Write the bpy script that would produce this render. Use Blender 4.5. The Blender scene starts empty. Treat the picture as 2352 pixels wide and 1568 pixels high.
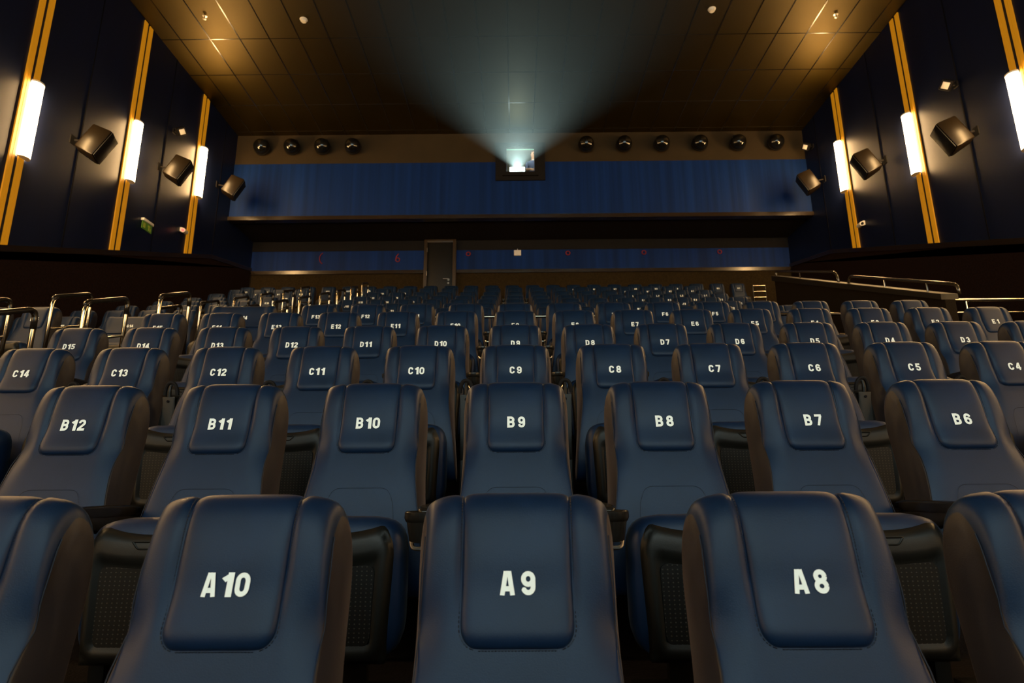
import bpy, bmesh, math, random
from mathutils import Vector, Matrix

# ------------------------------------------------------------------ camera, world, exposure
S = bpy.context.scene
COL = S.collection
CAM_Z = 1.056
FPX = 1388.27
cd = bpy.data.cameras.new('camera'); cam = bpy.data.objects.new('camera', cd); COL.objects.link(cam)
Rv, Uv, Fv = (Vector(v).normalized() for v in ((0.99996, 0.0054, -0.00664), (0.0077, -0.2312, 0.9729), (-0.0054, 0.9729, 0.2312)))
Rv = Fv.cross(Uv).normalized(); Uv = Rv.cross(Fv).normalized()
mw = Matrix.Identity(4)
for r in range(3):
    mw[r][0], mw[r][1], mw[r][2] = Rv[r], Uv[r], -Fv[r]
mw[2][3] = CAM_Z
cam.matrix_world = mw
cd.sensor_width = 36.0; cd.lens = FPX / 2352 * 36
cd.clip_start = 0.02; cd.clip_end = 100
cd.dof.use_dof = True; cd.dof.focus_distance = 2.3; cd.dof.aperture_fstop = 5.0
S.camera = cam

wd = bpy.data.worlds.new('world'); S.world = wd; wd.use_nodes = True
wd.node_tree.nodes['Background'].inputs[0].default_value = (0, 0, 0, 1)
wd.node_tree.nodes['Background'].inputs[1].default_value = 0.0
S.view_settings.view_transform = 'Standard'; S.view_settings.look = 'None'
S.view_settings.gamma = 1.0; S.view_settings.use_curve_mapping = False
S.view_settings.exposure = 0.0
S.cycles.use_denoising = True
S.cycles.max_bounces = 6; S.cycles.diffuse_bounces = 3; S.cycles.glossy_bounces = 3; S.cycles.volume_bounces = 0
S.cycles.transparent_max_bounces = 8
S.cycles.sample_clamp_indirect = 6.0
S.cycles.use_light_tree = True

PROJECTOR_POWER = 74000.0      # lamp of the film projector in the booth
PROJECTOR_COLOR = (0.80, 0.95, 1.0)
SCONCE_STRENGTH = 130.0         # wall lamps
SCONCE_COLOR = (1.0, 0.60, 0.24)
HAZE_DENSITY = 0.00029
BOOTH_STRENGTH = 40.0

# ------------------------------------------------------------------ room sizes
WL, WR = -7.47, 7.767          # side walls
YB, YW = 14.58, 16.11          # projection wall, back wall
ZC, ZS = 10.308, 7.8555        # ceiling, soffit under the projection wall
YF = -6.4                      # front wall behind the screen
T = 0.88                       # number height above the row's floor
FLOOR = dict(A=0, B=.40, C=.785, D=1.174, E=1.581, F=1.963, G=2.36, H=2.75, I=3.14, J=3.535, K=3.93, L=4.33, M=4.735, N=5.165)
ROWY = {k: 1.195 + 1.0208 * i for i, k in enumerate('ABCDEF')}
ROWY.update(G=8.07, H=9.09, I=10.11, J=11.13, K=12.15, L=13.12, M=14.05, N=15.15)
PITCH = 0.54
random.seed(4)

# ------------------------------------------------------------------ materials
def mat(name, base, rough=.5, spec=.5, metal=0., emit=None, estr=0., bump=None, coat=0.):
    m = bpy.data.materials.new(name); m.use_nodes = True
    nt = m.node_tree; b = nt.nodes['Principled BSDF']
    b.inputs['Base Color'].default_value = (*base, 1)
    b.inputs['Roughness'].default_value = rough
    b.inputs['Specular IOR Level'].default_value = spec
    b.inputs['Metallic'].default_value = metal
    if coat:
        b.inputs['Coat Weight'].default_value = coat; b.inputs['Coat Roughness'].default_value = .12
    if emit:
        b.inputs['Emission Color'].default_value = (*emit, 1); b.inputs['Emission Strength'].default_value = estr
    if bump:
        sc, st, dist = bump
        tc = nt.nodes.new('ShaderNodeTexCoord'); n = nt.nodes.new('ShaderNodeTexNoise')
        n.inputs['Scale'].default_value = sc; n.inputs['Detail'].default_value = 4
        bp = nt.nodes.new('ShaderNodeBump'); bp.inputs['Strength'].default_value = st; bp.inputs['Distance'].default_value = dist
        nt.links.new(tc.outputs['Object'], n.inputs['Vector']); nt.links.new(n.outputs['Fac'], bp.inputs['Height'])
        nt.links.new(bp.outputs['Normal'], b.inputs['Normal'])
    return m

def noise_tint(m, sc, lo, hi, vec=(1, 1, 1)):
    """multiply the base colour by a procedural noise between lo and hi"""
    nt = m.node_tree; b = nt.nodes['Principled BSDF']; base = b.inputs['Base Color'].default_value[:]
    tc = nt.nodes.new('ShaderNodeTexCoord'); mp = nt.nodes.new('ShaderNodeMapping'); mp.inputs['Scale'].default_value = vec
    n = nt.nodes.new('ShaderNodeTexNoise'); n.inputs['Scale'].default_value = sc; n.inputs['Detail'].default_value = 5
    r = nt.nodes.new('ShaderNodeMapRange'); r.inputs[1].default_value = .3; r.inputs[2].default_value = .7
    r.inputs[3].default_value = lo; r.inputs[4].default_value = hi
    mx = nt.nodes.new('ShaderNodeVectorMath'); mx.operation = 'SCALE'; mx.inputs[0].default_value = base[:3]
    L = nt.links.new
    L(tc.outputs['Object'], mp.inputs[0]); L(mp.outputs[0], n.inputs['Vector']); L(n.outputs['Fac'], r.inputs[0])
    L(r.outputs[0], mx.inputs['Scale']); L(mx.outputs[0], b.inputs['Base Color'])
    return m

M = {}
M['leather'] = noise_tint(mat('navy_leather', (.0026, .0112, .034), .44, .20, bump=(420, .16, .002)), 9, .85, 1.15)
M['leather_side_rimlit'] = mat('navy_leather_side_rimlit', (.006, .006, .010), .52, .4, bump=(420, .16, .002))
M['thread'] = mat('navy_thread', (.004, .008, .018), .7, .3)
M['number'] = mat('white_number_print', (.80, .87, .86), .55, .3)
M['plastic'] = mat('black_plastic', (.0045, .0045, .0038), .46, .24, bump=(300, .25, .001))
M['gloss_plastic'] = mat('glossy_black_plastic', (.008, .007, .006), .25, .4)
M['rail'] = mat('polished_rail', (.42, .38, .31), .17, .5, metal=1.)
M['rail_grip'] = mat('black_rail_grip', (.012, .010, .008), .22, .5)
M['navy_wall'] = noise_tint(mat('navy_wall_panel', (.0030, .0056, .022), .42, .34), 3, .85, 1.15, (1, 1, .15))
M['groove'] = mat('dark_groove', (.002, .002, .004), .8, .1)
M['maroon'] = noise_tint(mat('maroon_wall_carpet', (.012, .0052, .0034), .95, .1, bump=(60, .5, .01)), 30, .6, 1.4)
M['brown_wall'] = noise_tint(mat('brown_wall_carpet', (.020, .013, .005), .95, .1, bump=(60, .5, .01)), 24, .7, 1.3)
M['trim'] = mat('dark_glossy_trim', (.014, .008, .004), .24, .5)
M['beige'] = noise_tint(mat('beige_band_paint', (.029, .019, .008), .85, .2), 2, .9, 1.1)
M['black'] = mat('matt_black', (.005, .004, .004), .8, .2)
M['soffit'] = mat('soffit_black', (.010, .006, .005), .8, .2)
M['ceil'] = noise_tint(mat('ceiling_tile', (.003, .002, .001), .45, .72, bump=(90, .15, .004)), 1.3, .85, 1.12)
M['tbar'] = mat('ceiling_grid_bar', (.010, .008, .006), .18, .6)
M['dome'] = mat('dome_glossy_black', (.004, .004, .004), .12, .6)
M['speaker'] = mat('speaker_cabinet', (.006, .004, .002), .32, .18)
M['grille'] = mat('speaker_grille', (.004, .003, .002), .5, .35, bump=(160, .6, .003))
M['white'] = mat('white_plastic', (.62, .58, .52), .5, .4)
M['cream'] = mat('booth_cream_paint', (.62, .60, .54), .8, .2)
M['floor'] = noise_tint(mat('dark_carpet_floor', (.010, .008, .009), .95, .1, bump=(80, .5, .01)), 20, .7, 1.3)
M['door'] = mat('brown_door_leaf', (.0045, .0035, .002), .5, .3)
M['door_frame'] = mat('brown_door_frame', (.030, .019, .009), .45, .4)
M['screen'] = mat('matt_white_screen', (.90, .90, .90), 1., 0.)
M['yellow'] = mat('yellow_light_strip', (.22, .10, .005), .6, .3, emit=(.52, .195, .004), estr=.60)
M['sconce'] = mat('sconce_diffuser', (.8, .75, .65), .5, .3, emit=SCONCE_COLOR, estr=SCONCE_STRENGTH)
M['dark_rail'] = mat('dark_glossy_rail', (.030, .022, .013), .16, .8)
M['parapet'] = mat('dark_brown_parapet', (.009, .0055, .0025), .9, .1, bump=(60, .5, .01))
M['cap'] = mat('dark_cap_board', (.008, .005, .002), .5, .3)
M['steel'] = mat('brushed_steel', (.45, .42, .38), .3, .5, metal=1.)
M['red'] = mat('red_cord', (.16, .006, .015), .5, .4)
M['red_led'] = mat('red_indicator', (.5, .02, .03), .5, .3, emit=(1, .12, .12), estr=1.4)
M['green'] = mat('green_exit_panel', (.05, .12, .012), .5, .4, emit=(.12, .22, .02), estr=.12)
M['green_light'] = mat('exit_pictogram', (.35, .42, .06), .5, .4)
M['lens'] = mat('projector_lens_glow', (.8, .8, .8), .3, .3, emit=(.85, .96, 1.0), estr=14.)
M['tube'] = mat('booth_tube', (.8, .8, .8), .5, .3, emit=(1, .93, .80), estr=BOOTH_STRENGTH)
M['proj'] = mat('projector_grey', (.25, .25, .24), .5, .4)
M['skin'] = mat('skin', (.55, .30, .19), .55, .4)
M['hair'] = mat('dark_hair', (.05, .03, .02), .6, .3)
M['shirt'] = mat('blue_shirt', (.10, .14, .28), .8, .2)
M['collar'] = mat('white_collar', (.75, .75, .72), .8, .2)
M['trousers'] = mat('dark_trousers', (.03, .03, .04), .8, .2)

# projection wall: pleated blue cloth
def pleat_mat():
    m = mat('blue_pleated_wall', (.0028, .018, .095), .62, .12)
    nt = m.node_tree; b = nt.nodes['Principled BSDF']; L = nt.links.new
    tc = nt.nodes.new('ShaderNodeTexCoord'); mp = nt.nodes.new('ShaderNodeMapping'); mp.inputs['Scale'].default_value = (1, 1, .02)
    n = nt.nodes.new('ShaderNodeTexNoise'); n.inputs['Scale'].default_value = 5.5; n.inputs['Detail'].default_value = 6
    r = nt.nodes.new('ShaderNodeMapRange'); r.inputs[1].default_value = .3; r.inputs[2].default_value = .7; r.inputs[3].default_value = .65; r.inputs[4].default_value = 1.3
    mx = nt.nodes.new('ShaderNodeVectorMath'); mx.operation = 'SCALE'; mx.inputs[0].default_value = (.0028, .018, .095)
    bp = nt.nodes.new('ShaderNodeBump'); bp.inputs['Strength'].default_value = .35; bp.inputs['Distance'].default_value = .03
    L(tc.outputs['Object'], mp.inputs[0]); L(mp.outputs[0], n.inputs['Vector']); L(n.outputs['Fac'], r.inputs[0]); L(r.outputs[0], mx.inputs['Scale'])
    L(mx.outputs[0], b.inputs['Base Color']); L(n.outputs['Fac'], bp.inputs['Height']); L(bp.outputs['Normal'], b.inputs['Normal'])
    return m
M['pleat'] = pleat_mat()

# perforated seat shell: pale dots paint the glints in its small holes
def perf_mat():
    m = mat('perforated_plastic_glints', (.016, .015, .012), .5, .2)
    nt = m.node_tree; b = nt.nodes['Principled BSDF']; L = nt.links.new
    tc = nt.nodes.new('ShaderNodeTexCoord'); mp = nt.nodes.new('ShaderNodeMapping'); mp.inputs['Scale'].default_value = (70, 0, 85)
    fr = nt.nodes.new('ShaderNodeVectorMath'); fr.operation = 'FRACTION'
    sb = nt.nodes.new('ShaderNodeVectorMath'); sb.operation = 'SUBTRACT'; sb.inputs[1].default_value = (.5, 0, .5)
    ln = nt.nodes.new('ShaderNodeVectorMath'); ln.operation = 'LENGTH'
    lt = nt.nodes.new('ShaderNodeMath'); lt.operation = 'LESS_THAN'; lt.inputs[1].default_value = .16
    mx = nt.nodes.new('ShaderNodeMix'); mx.data_type = 'RGBA'; mx.inputs[6].default_value = (.0025, .0022, .002, 1); mx.inputs[7].default_value = (.034, .031, .025, 1)
    L(tc.outputs['Object'], mp.inputs[0]); L(mp.outputs[0], fr.inputs[0]); L(fr.outputs[0], sb.inputs[0]); L(sb.outputs[0], ln.inputs[0])
    L(ln.outputs['Value'], lt.inputs[0]); L(lt.outputs[0], mx.inputs[0]); L(mx.outputs[2], b.inputs['Base Color'])
    return m
M['perf'] = perf_mat()

def glass_mat():
    m = bpy.data.materials.new('port_glass'); m.use_nodes = True; nt = m.node_tree; nt.nodes.clear()
    o = nt.nodes.new('ShaderNodeOutputMaterial'); mx = nt.nodes.new('ShaderNodeMixShader'); t = nt.nodes.new('ShaderNodeBsdfTransparent'); g = nt.nodes.new('ShaderNodeBsdfGlossy')
    t.inputs[0].default_value = (.95, 1, .97, 1); g.inputs[1].default_value = .03; mx.inputs[0].default_value = .06
    nt.links.new(t.outputs[0], mx.inputs[1]); nt.links.new(g.outputs[0], mx.inputs[2]); nt.links.new(mx.outputs[0], o.inputs[0])
    return m
M['glass'] = glass_mat()
M['glass_edge'] = mat('green_glass_edge_glow', (.35, .80, .62), .3, .5, emit=(.4, .9, .72), estr=.25)  # pane edge is no lamp; a weak mint glow is put into its colour

# ------------------------------------------------------------------ mesh helpers
def add_box(bm, lo, hi):
    x0, y0, z0 = lo; x1, y1, z1 = hi
    v = [bm.verts.new(p) for p in ((x0, y0, z0), (x1, y0, z0), (x1, y1, z0), (x0, y1, z0), (x0, y0, z1), (x1, y0, z1), (x1, y1, z1), (x0, y1, z1))]
    for f in ((0, 3, 2, 1), (4, 5, 6, 7), (0, 1, 5, 4), (1, 2, 6, 5), (2, 3, 7, 6), (3, 0, 4, 7)):
        bm.faces.new([v[i] for i in f])
    return v

def add_prism_x(bm, x0, x1, pts):
    """polygon given as (y, z), extruded along x"""
    a = [bm.verts.new((x0, y, z)) for y, z in pts]; b = [bm.verts.new((x1, y, z)) for y, z in pts]
    bm.faces.new(a[::-1]); bm.faces.new(b)
    n = len(pts)
    for i in range(n):
        bm.faces.new((a[i], a[(i + 1) % n], b[(i + 1) % n], b[i]))

def add_tube(bm, pts, r, seg=10, cap=True):
    pts = [Vector(p) for p in pts]; rings = []
    n = len(pts); prev = None
    for i, p in enumerate(pts):
        d = (pts[min(i + 1, n - 1)] - pts[max(i - 1, 0)]).normalized()
        if prev is None:
            a = Vector((0, 0, 1)) if abs(d.z) < .9 else Vector((1, 0, 0))
            u = d.cross(a).normalized()
        else:
            u = (prev - d * prev.dot(d)).normalized()
        prev = u; w = d.cross(u)
        rr = r[i] if isinstance(r, (list, tuple)) else r
        rings.append([bm.verts.new(p + (u * math.cos(t) + w * math.sin(t)) * rr) for t in (2 * math.pi * k / seg for k in range(seg))])
    for a, b in zip(rings, rings[1:]):
        for k in range(seg):
            bm.faces.new((a[k], a[(k + 1) % seg], b[(k + 1) % seg], b[k]))
    if cap:
        bm.faces.new(rings[0][::-1]); bm.faces.new(rings[-1])

def arc_path(pts, rad, n=5):
    """polyline with its corners rounded"""
    P = [Vector(p) for p in pts]; out = [P[0]]
    for i in range(1, len(P) - 1):
        a, b, c = P[i - 1], P[i], P[i + 1]
        d1 = (a - b); d2 = (c - b); r = min(rad, d1.length * .49, d2.length * .49)
        p, q = b + d1.normalized() * r, b + d2.normalized() * r
        for k in range(n + 1):
            t = k / n; out.append(p * (1 - t) ** 2 + b * 2 * t * (1 - t) + q * t * t)
    out.append(P[-1]); return out

def add_lathe(bm, prof, c=(0, 0, 0), seg=24, axis='z', a0=0., a1=2 * math.pi):
    full = abs(a1 - a0 - 2 * math.pi) < 1e-6
    N = seg if full else seg + 1; rings = []
    for r, h in prof:
        ring = []
        for k in range(N):
            t = a0 + (a1 - a0) * k / seg
            x, y = r * math.cos(t), r * math.sin(t)
            p = (x, y, h) if axis == 'z' else ((x, h, y) if axis == 'y' else (h, x, y))
            ring.append(bm.verts.new((p[0] + c[0], p[1] + c[1], p[2] + c[2])))
        rings.append(ring)
    for a, b in zip(rings, rings[1:]):
        for k in range(seg):
            k2 = (k + 1) % N
            bm.faces.new((a[k], a[k2], b[k2], b[k]))
    return rings

def finish(bm, name, m, smooth=True, bevel=0., subsurf=0, weld=True):
    if weld: bmesh.ops.remove_doubles(bm, verts=bm.verts, dist=1e-5)
    bmesh.ops.recalc_face_normals(bm, faces=bm.faces)
    me = bpy.data.meshes.new(name); bm.to_mesh(me); bm.free()
    for k in (m if isinstance(m, list) else [m]): me.materials.append(k)
    if bevel or subsurf:
        t = bpy.data.objects.new('tmp', me); COL.objects.link(t)
        if bevel:
            b = t.modifiers.new('b', 'BEVEL'); b.width = bevel; b.segments = 2; b.limit_method = 'ANGLE'; b.angle_limit = .6
        if subsurf:
            s = t.modifiers.new('s', 'SUBSURF'); s.levels = s.render_levels = subsurf
        dg = bpy.context.evaluated_depsgraph_get()
        me2 = bpy.data.meshes.new_from_object(t.evaluated_get(dg)); me2.name = name
        bpy.data.objects.remove(t); bpy.data.meshes.remove(me); me = me2
    if smooth:
        me.polygons.foreach_set('use_smooth', [True] * len(me.polygons))
        if smooth != 'all':
            me.set_sharp_from_angle(angle=math.radians(40))
    me.update(); return me

def put(name, me, parent=None, loc=(0, 0, 0), rot=(0, 0, 0)):
    o = bpy.data.objects.new(name, me); COL.objects.link(o); o.location = loc; o.rotation_euler = rot
    if parent: o.parent = parent
    return o

def tag(o, label, cat, group=None):
    o['label'] = label; o['category'] = cat
    if group: o['group'] = group
    return o

def thing(name, label, cat, loc=(0, 0, 0), rot=(0, 0, 0), group=None):
    o = bpy.data.objects.new(name, None); COL.objects.link(o); o.empty_display_size = .1
    o.location = loc; o.rotation_euler = rot
    return tag(o, label, cat, group)

def struct(name, bm, m, smooth=False):
    o = put(name, finish(bm, name, m, smooth=smooth)); o['kind'] = 'structure'; return o

def boxes(name, m, lst, bevel=0., smooth=False):
    bm = bmesh.new()
    for lo, hi in lst: add_box(bm, lo, hi)
    return finish(bm, name, m, smooth=smooth or bool(bevel), bevel=bevel, weld=False)

# ------------------------------------------------------------------ the room
def dado(y):   # height of the raked trim that caps the lower side walls
    return 4.50 + (y - 8.17) * .368 if y < 13.9 else 4.50 + (13.9 - 8.17) * .368 + (y - 13.9) * .21
YS = [YF, 8.17, 13.9, YW]
def wall_side(side, x, out):
    bm = bmesh.new()
    add_prism_x(bm, x, x + out, [(a, dado(a)) for a in YS] + [(YW, ZC + .4), (YF, ZC + .4)])
    struct('wall_' + side, bm, M['navy_wall'])
    bm = bmesh.new()
    add_prism_x(bm, x, x + out, [(YF, -.3), (YW, -.3)] + [(a, dado(a)) for a in YS[::-1]])
    struct('wall_' + side + '_lower', bm, M['maroon'])
    bm = bmesh.new()
    add_prism_x(bm, x - out * .15, x, [(a, dado(a) - .10) for a in YS] + [(a, dado(a)) for a in YS[::-1]])
    struct('trim_1' if side == 'left' else 'trim_2', bm, M['trim'])
    bm = bmesh.new()          # panel joints between the light strips
    s = 1 if side == 'left' else -1
    for y in (4.5, 6.9, 9.28, 11.58, 13.95):
        add_box(bm, (x, y - .012, dado(y)), (x + s * .004, y + .012, ZC))
    struct('trim_3' if side == 'left' else 'trim_4', bm, M['groove'])
wall_side('left', WL, -.25)
wall_side('right', WR, .25)

bm = bmesh.new(); add_box(bm, (WL - .3, YF, ZC + .002), (WR + .3, YW + .3, ZC + .4)); struct('ceiling', bm, M['ceil'])
bm = bmesh.new()              # ceiling grid bars
x = .521 - .632 * 13
while x < WR:
    if x > WL: add_box(bm, (x - .012, YF, ZC - .004), (x + .012, YB, ZC + .003))
    x += .632
y = 10.967 - 1.146 * 14
while y < YB:
    add_box(bm, (WL, y - .008, ZC - .003), (WR, y + .008, ZC + .003)); y += 1.146
struct('trim_5', bm, M['tbar'])

# stepped floor, one tread per row
bm = bmesh.new()
ks = list(FLOOR); edges = [YF] + [ROWY[k] - .62 for k in ks[1:]]
edges[ks.index('G')] = ROWY['G'] - .62
for i, k in enumerate(ks):
    y0 = edges[i]; y1 = edges[i + 1] if i + 1 < len(ks) else 15.42
    add_box(bm, (WL, y0, -.3), (WR, y1, FLOOR[k]))
add_box(bm, (WL, 15.42, -.3), (WR, YW, 5.57))
struct('floor', bm, M['floor'])

# front wall and screen behind the camera
bm = bmesh.new(); add_box(bm, (WL - .3, YF - .25, -.3), (WR + .3, YF, ZC + .4)); struct('wall_front', bm, M['black'])
SCR = (-7.10, 7.30, 2.45, 8.45, YF + .35)
t = thing('cinema_screen', 'wide white cinema screen on the wall behind the camera', 'screen', (0, SCR[4], 0))
bm = bmesh.new(); add_box(bm, (SCR[0], 0, SCR[2]), (SCR[1], .02, SCR[3])); 
put('screen_surface', finish(bm, 'screen_surface', M['screen'], smooth=False), t)
put('screen_frame', boxes('screen_frame', M['black'], [((SCR[0] - .15, -.36, SCR[2] - .15), (SCR[1] + .15, -.02, SCR[2])), ((SCR[0] - .15, -.36, SCR[3]), (SCR[1] + .15, -.02, SCR[3] + .15)),
    ((SCR[0] - .15, -.36, SCR[2]), (SCR[0], -.02, SCR[3])), ((SCR[1], -.36, SCR[2]), (SCR[1] + .15, -.02, SCR[3]))]), t)

_b = M['leather'].node_tree.nodes['Principled BSDF']
_b.inputs['Specular Tint'].default_value = (.85, .93, 1, 1)
_b.inputs['Sheen Weight'].default_value = .045; _b.inputs['Sheen Roughness'].default_value = .32; _b.inputs['Sheen Tint'].default_value = (1, .86, .76, 1)
_b = M['leather_side_rimlit'].node_tree.nodes['Principled BSDF']
_b.inputs['Sheen Weight'].default_value = .17; _b.inputs['Sheen Roughness'].default_value = .4; _b.inputs['Sheen Tint'].default_value = (1, .56, .38, 1)  # orange sheen tint puts the lamps' warm rim light into the side material
M['ceil'].node_tree.nodes['Principled BSDF'].inputs['Specular Tint'].default_value = (1, .66, .06, 1)
M['navy_wall'].node_tree.nodes['Principled BSDF'].inputs['Specular Tint'].default_value = (.60, .74, 1, 1)

# projection wall: blue pleated part, beige band, port hole
PX0, PX1, PZ0, PZ1 = -.195, .545, 9.135, 9.885     # opening
ZBAND = 9.44
def holed(x0, x1, z0, z1, y0, y1):
    """boxes of a wall piece around the port opening"""
    out = []
    if z1 <= PZ0 or z0 >= PZ1: return [((x0, y0, z0), (x1, y1, z1))]
    out += [((x0, y0, z0), (PX0, y1, z1)), ((PX1, y0, z0), (x1, y1, z1))]
    if z0 < PZ0: out.append(((PX0, y0, z0), (PX1, y1, PZ0)))
    if z1 > PZ1: out.append(((PX0, y0, PZ1), (PX1, y1, z1)))
    return out
def wall_boxes(name, lst, m):
    bm = bmesh.new()
    for lo, hi in lst: add_box(bm, lo, hi)
    me = finish(bm, name, m, smooth=False, weld=False); o = put(name, me); o['kind'] = 'structure'; return o
wall_boxes('wall_projection', holed(WL, WR, ZS + .06, ZBAND, YB, YB + .15), M['pleat'])
wall_boxes('wall_projection_upper', holed(WL, WR, ZBAND, ZC, YB + .02, YB + .15), M['beige'])
wall_boxes('trim_6', [((WL, YB - .05, ZS - .045), (WR, YB + .15, ZS + .06))], M['trim'])
wall_boxes('wall_soffit', [((WL, YB + .15, ZS), (WR, YW, ZS + .12))], M['soffit'])
wall_boxes('wall_back', [((WL, YW, 6.96), (WR, YW + .2, 7.56))], M['pleat'])
wall_boxes('wall_back_upper', [((WL, YW - .01, 7.56), (WR, YW + .2, ZS))], M['black'])
wall_boxes('wall_back_lower', [((WL, YW, 5.0), (WR, YW + .2, 6.87))], M['brown_wall'])
wall_boxes('trim_7', [((WL, YW - .05, 6.865), (WR, YW + .1, 6.965))], M['trim'])

# door in the back wall
d = bpy.data.objects.new('door_1', None); COL.objects.link(d); d['kind'] = 'structure'; d.location = (-2.10, 15.99, 5.57)
put('door_leaf', boxes('door_leaf', M['door'], [((-.36, .03, 0), (.36, .08, 2.18))], bevel=.004), d)
put('door_frame', boxes('door_frame', M['door_frame'], [((-.45, -.02, 0), (-.36, .119, 2.27)), ((.36, -.02, 0), (.45, .119, 2.27)), ((-.36, -.02, 2.18), (.36, .119, 2.27))], bevel=.004), d)
bm = bmesh.new()
add_lathe(bm, [(.001, .0), (.034, .0), (.034, .012), (.001, .012)], (.245, .012, 1.08), axis='y')
add_tube(bm, [(.245, .02, 1.08), (.245, -.05, 1.08)], .011)
add_tube(bm, [(.25, -.05, 1.08), (.10, -.05, 1.085)], .013)
add_lathe(bm, [(.001, .0), (.026, .0), (.026, .012), (.001, .012)], (.245, .012, .98), axis='y')
hd = put('door_handle', finish(bm, 'door_handle', M['steel']), d); hd['label'] = 'bright steel lever handle'
for z in (.35, 1.25, 1.95):
    bm = bmesh.new(); add_tube(bm, [(-.36, -.03, z - .06), (-.36, -.03, z + .06)], .013)
    put('door_hinge', finish(bm, 'door_hinge', M['steel']), d)

# ------------------------------------------------------------------ yellow strips and wall lamps
ORD = ['first', 'second', 'third', 'fourth', 'fifth']
strip_y = [12.893, 10.507, 8.12, 5.73, 3.345, .96, -1.425, -3.81]
where = ['farthest', 'second farthest', 'third farthest', 'fourth farthest', 'fifth farthest', 'third nearest the screen', 'second nearest the screen', 'nearest the screen']
def half_cyl(bm, r, z0, z1, s, seg=20, c=(0, 0, 0)):
    """half tube whose round side points to s*x"""
    a = []
    for z in (z0, z1):
        a.append([bm.verts.new((c[0] + s * r * math.cos(t), c[1] + r * math.sin(t), z)) for t in (-math.pi / 2 + math.pi * k / seg for k in range(seg + 1))])
    for k in range(seg): bm.faces.new((a[0][k], a[0][k + 1], a[1][k + 1], a[1][k]))
    bm.faces.new(a[0]); bm.faces.new(a[1][::-1])
    bm.faces.new((a[0][0], a[1][0], a[1][-1], a[0][-1]))
for side, x, s in (('left', WL, 1), ('right', WR, -1)):
    for i, yc in enumerate(strip_y):
        for q, (dy, nm) in enumerate(((-.085, 'nearer'), (.085, 'farther'))):
            y0 = yc + dy
            zb = dado(y0 - .05) + .002
            bm = bmesh.new()
            add_box(bm, (0, -.05, 0), (s * .022, -.004, ZC - zb - .03)); add_box(bm, (0, .004, 0), (s * .022, .05, ZC - zb - .03))
            add_box(bm, (0, -.004, 0), (s * .014, .004, ZC - zb - .03))
            o = put('light_strip', finish(bm, 'light_strip', M['yellow'], smooth=False), loc=(x + s * .0016, y0, zb))
            tag(o, '%s yellow light strip of the %s pair on the %s wall' % (nm, where[i], side), 'light strip', 'yellow strips on the %s wall' % side)
        zl = 6.55 + (yc - 9.7) * .36
        lz0 = {12.893: 7.67, 10.507: 6.80, 8.12: 5.91}.get(yc, 5.91 - (8.12 - yc) * .365); h = 1.30
        t = thing('wall_sconce', '%s bright half-round lamp on the %s wall' % (where[i].capitalize(), side), 'wall lamp', (x + s * .0245, yc + .087, lz0), group='half-round lamps on the %s wall' % side)
        bm = bmesh.new(); half_cyl(bm, .098, .015, h - .03, s); put('diffuser', finish(bm, 'diffuser', M['sconce']), t)
        bm = bmesh.new(); half_cyl(bm, .104, h - .03, h, s); put('end_cap', finish(bm, 'end_cap', M['white']), t)
        bm = bmesh.new(); half_cyl(bm, .101, 0, .015, s); put('end_cap', finish(bm, 'end_cap', M['white']), t)

# ------------------------------------------------------------------ speakers on the side walls
def speaker_mesh():
    bm = bmesh.new()      # front (grille side) looks to +x, tapered to the back
    w, h, dd = .19, .27, .34
    f = [(dd / 2, -w, -h), (dd / 2, w, -h), (dd / 2, w, h), (dd / 2, -w, h)]
    b = [(-dd / 2, -w * .62, -h * .92), (-dd / 2, w * .62, -h * .92), (-dd / 2, w * .62, h * .92), (-dd / 2, -w * .62, h * .92)]
    F = [bm.verts.new(p) for p in f]; B = [bm.verts.new(p) for p in b]
    bm.faces.new(F); bm.faces.new(B[::-1])
    for i in range(4): bm.faces.new((F[i], B[i], B[(i + 1) % 4], F[(i + 1) % 4]))
    return finish(bm, 'cabinet', M['speaker'], bevel=.030)
SPK = speaker_mesh()
GRL = boxes('grille', M['grille'], [((.172, -.172, -.25), (.186, .172, .25))], bevel=.006)
def bracket_mesh():
    bm = bmesh.new()
    add_tube(bm, [(-.05, 0, 0), (-.36, 0, .06)], .018); add_box(bm, (-.40, -.06, -.02), (-.385, .06, .14))
    return finish(bm, 'wall_bracket', M['black'])
BRK = bracket_mesh()
for side, xs, s in (('left', -7.05, 1), ('right', 7.35, -1)):
    for i, (y0, z0) in enumerate(((13.80, 8.37), (11.45, 7.54), (9.09, 6.71))):
        t = thing('wall_speaker', 'black box speaker tilted down on the %s wall, %s' % (side, ('nearest the back corner', 'between two lamps', 'nearest the camera')[i]), 'speaker', (xs, y0, z0), group='speakers on the side walls')
        for nm, me in (('cabinet', SPK), ('grille', GRL)):
            o = put(nm, me, t)
            R3 = Matrix.Rotation(math.radians(20 if s > 0 else 160), 3, 'Z') @ Matrix.Rotation(math.radians(26), 3, 'Y')
            o.rotation_euler = R3.to_euler()
        o = put('wall_bracket', BRK, t); o.rotation_euler = (0, 0, 0 if s > 0 else math.pi)

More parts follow.
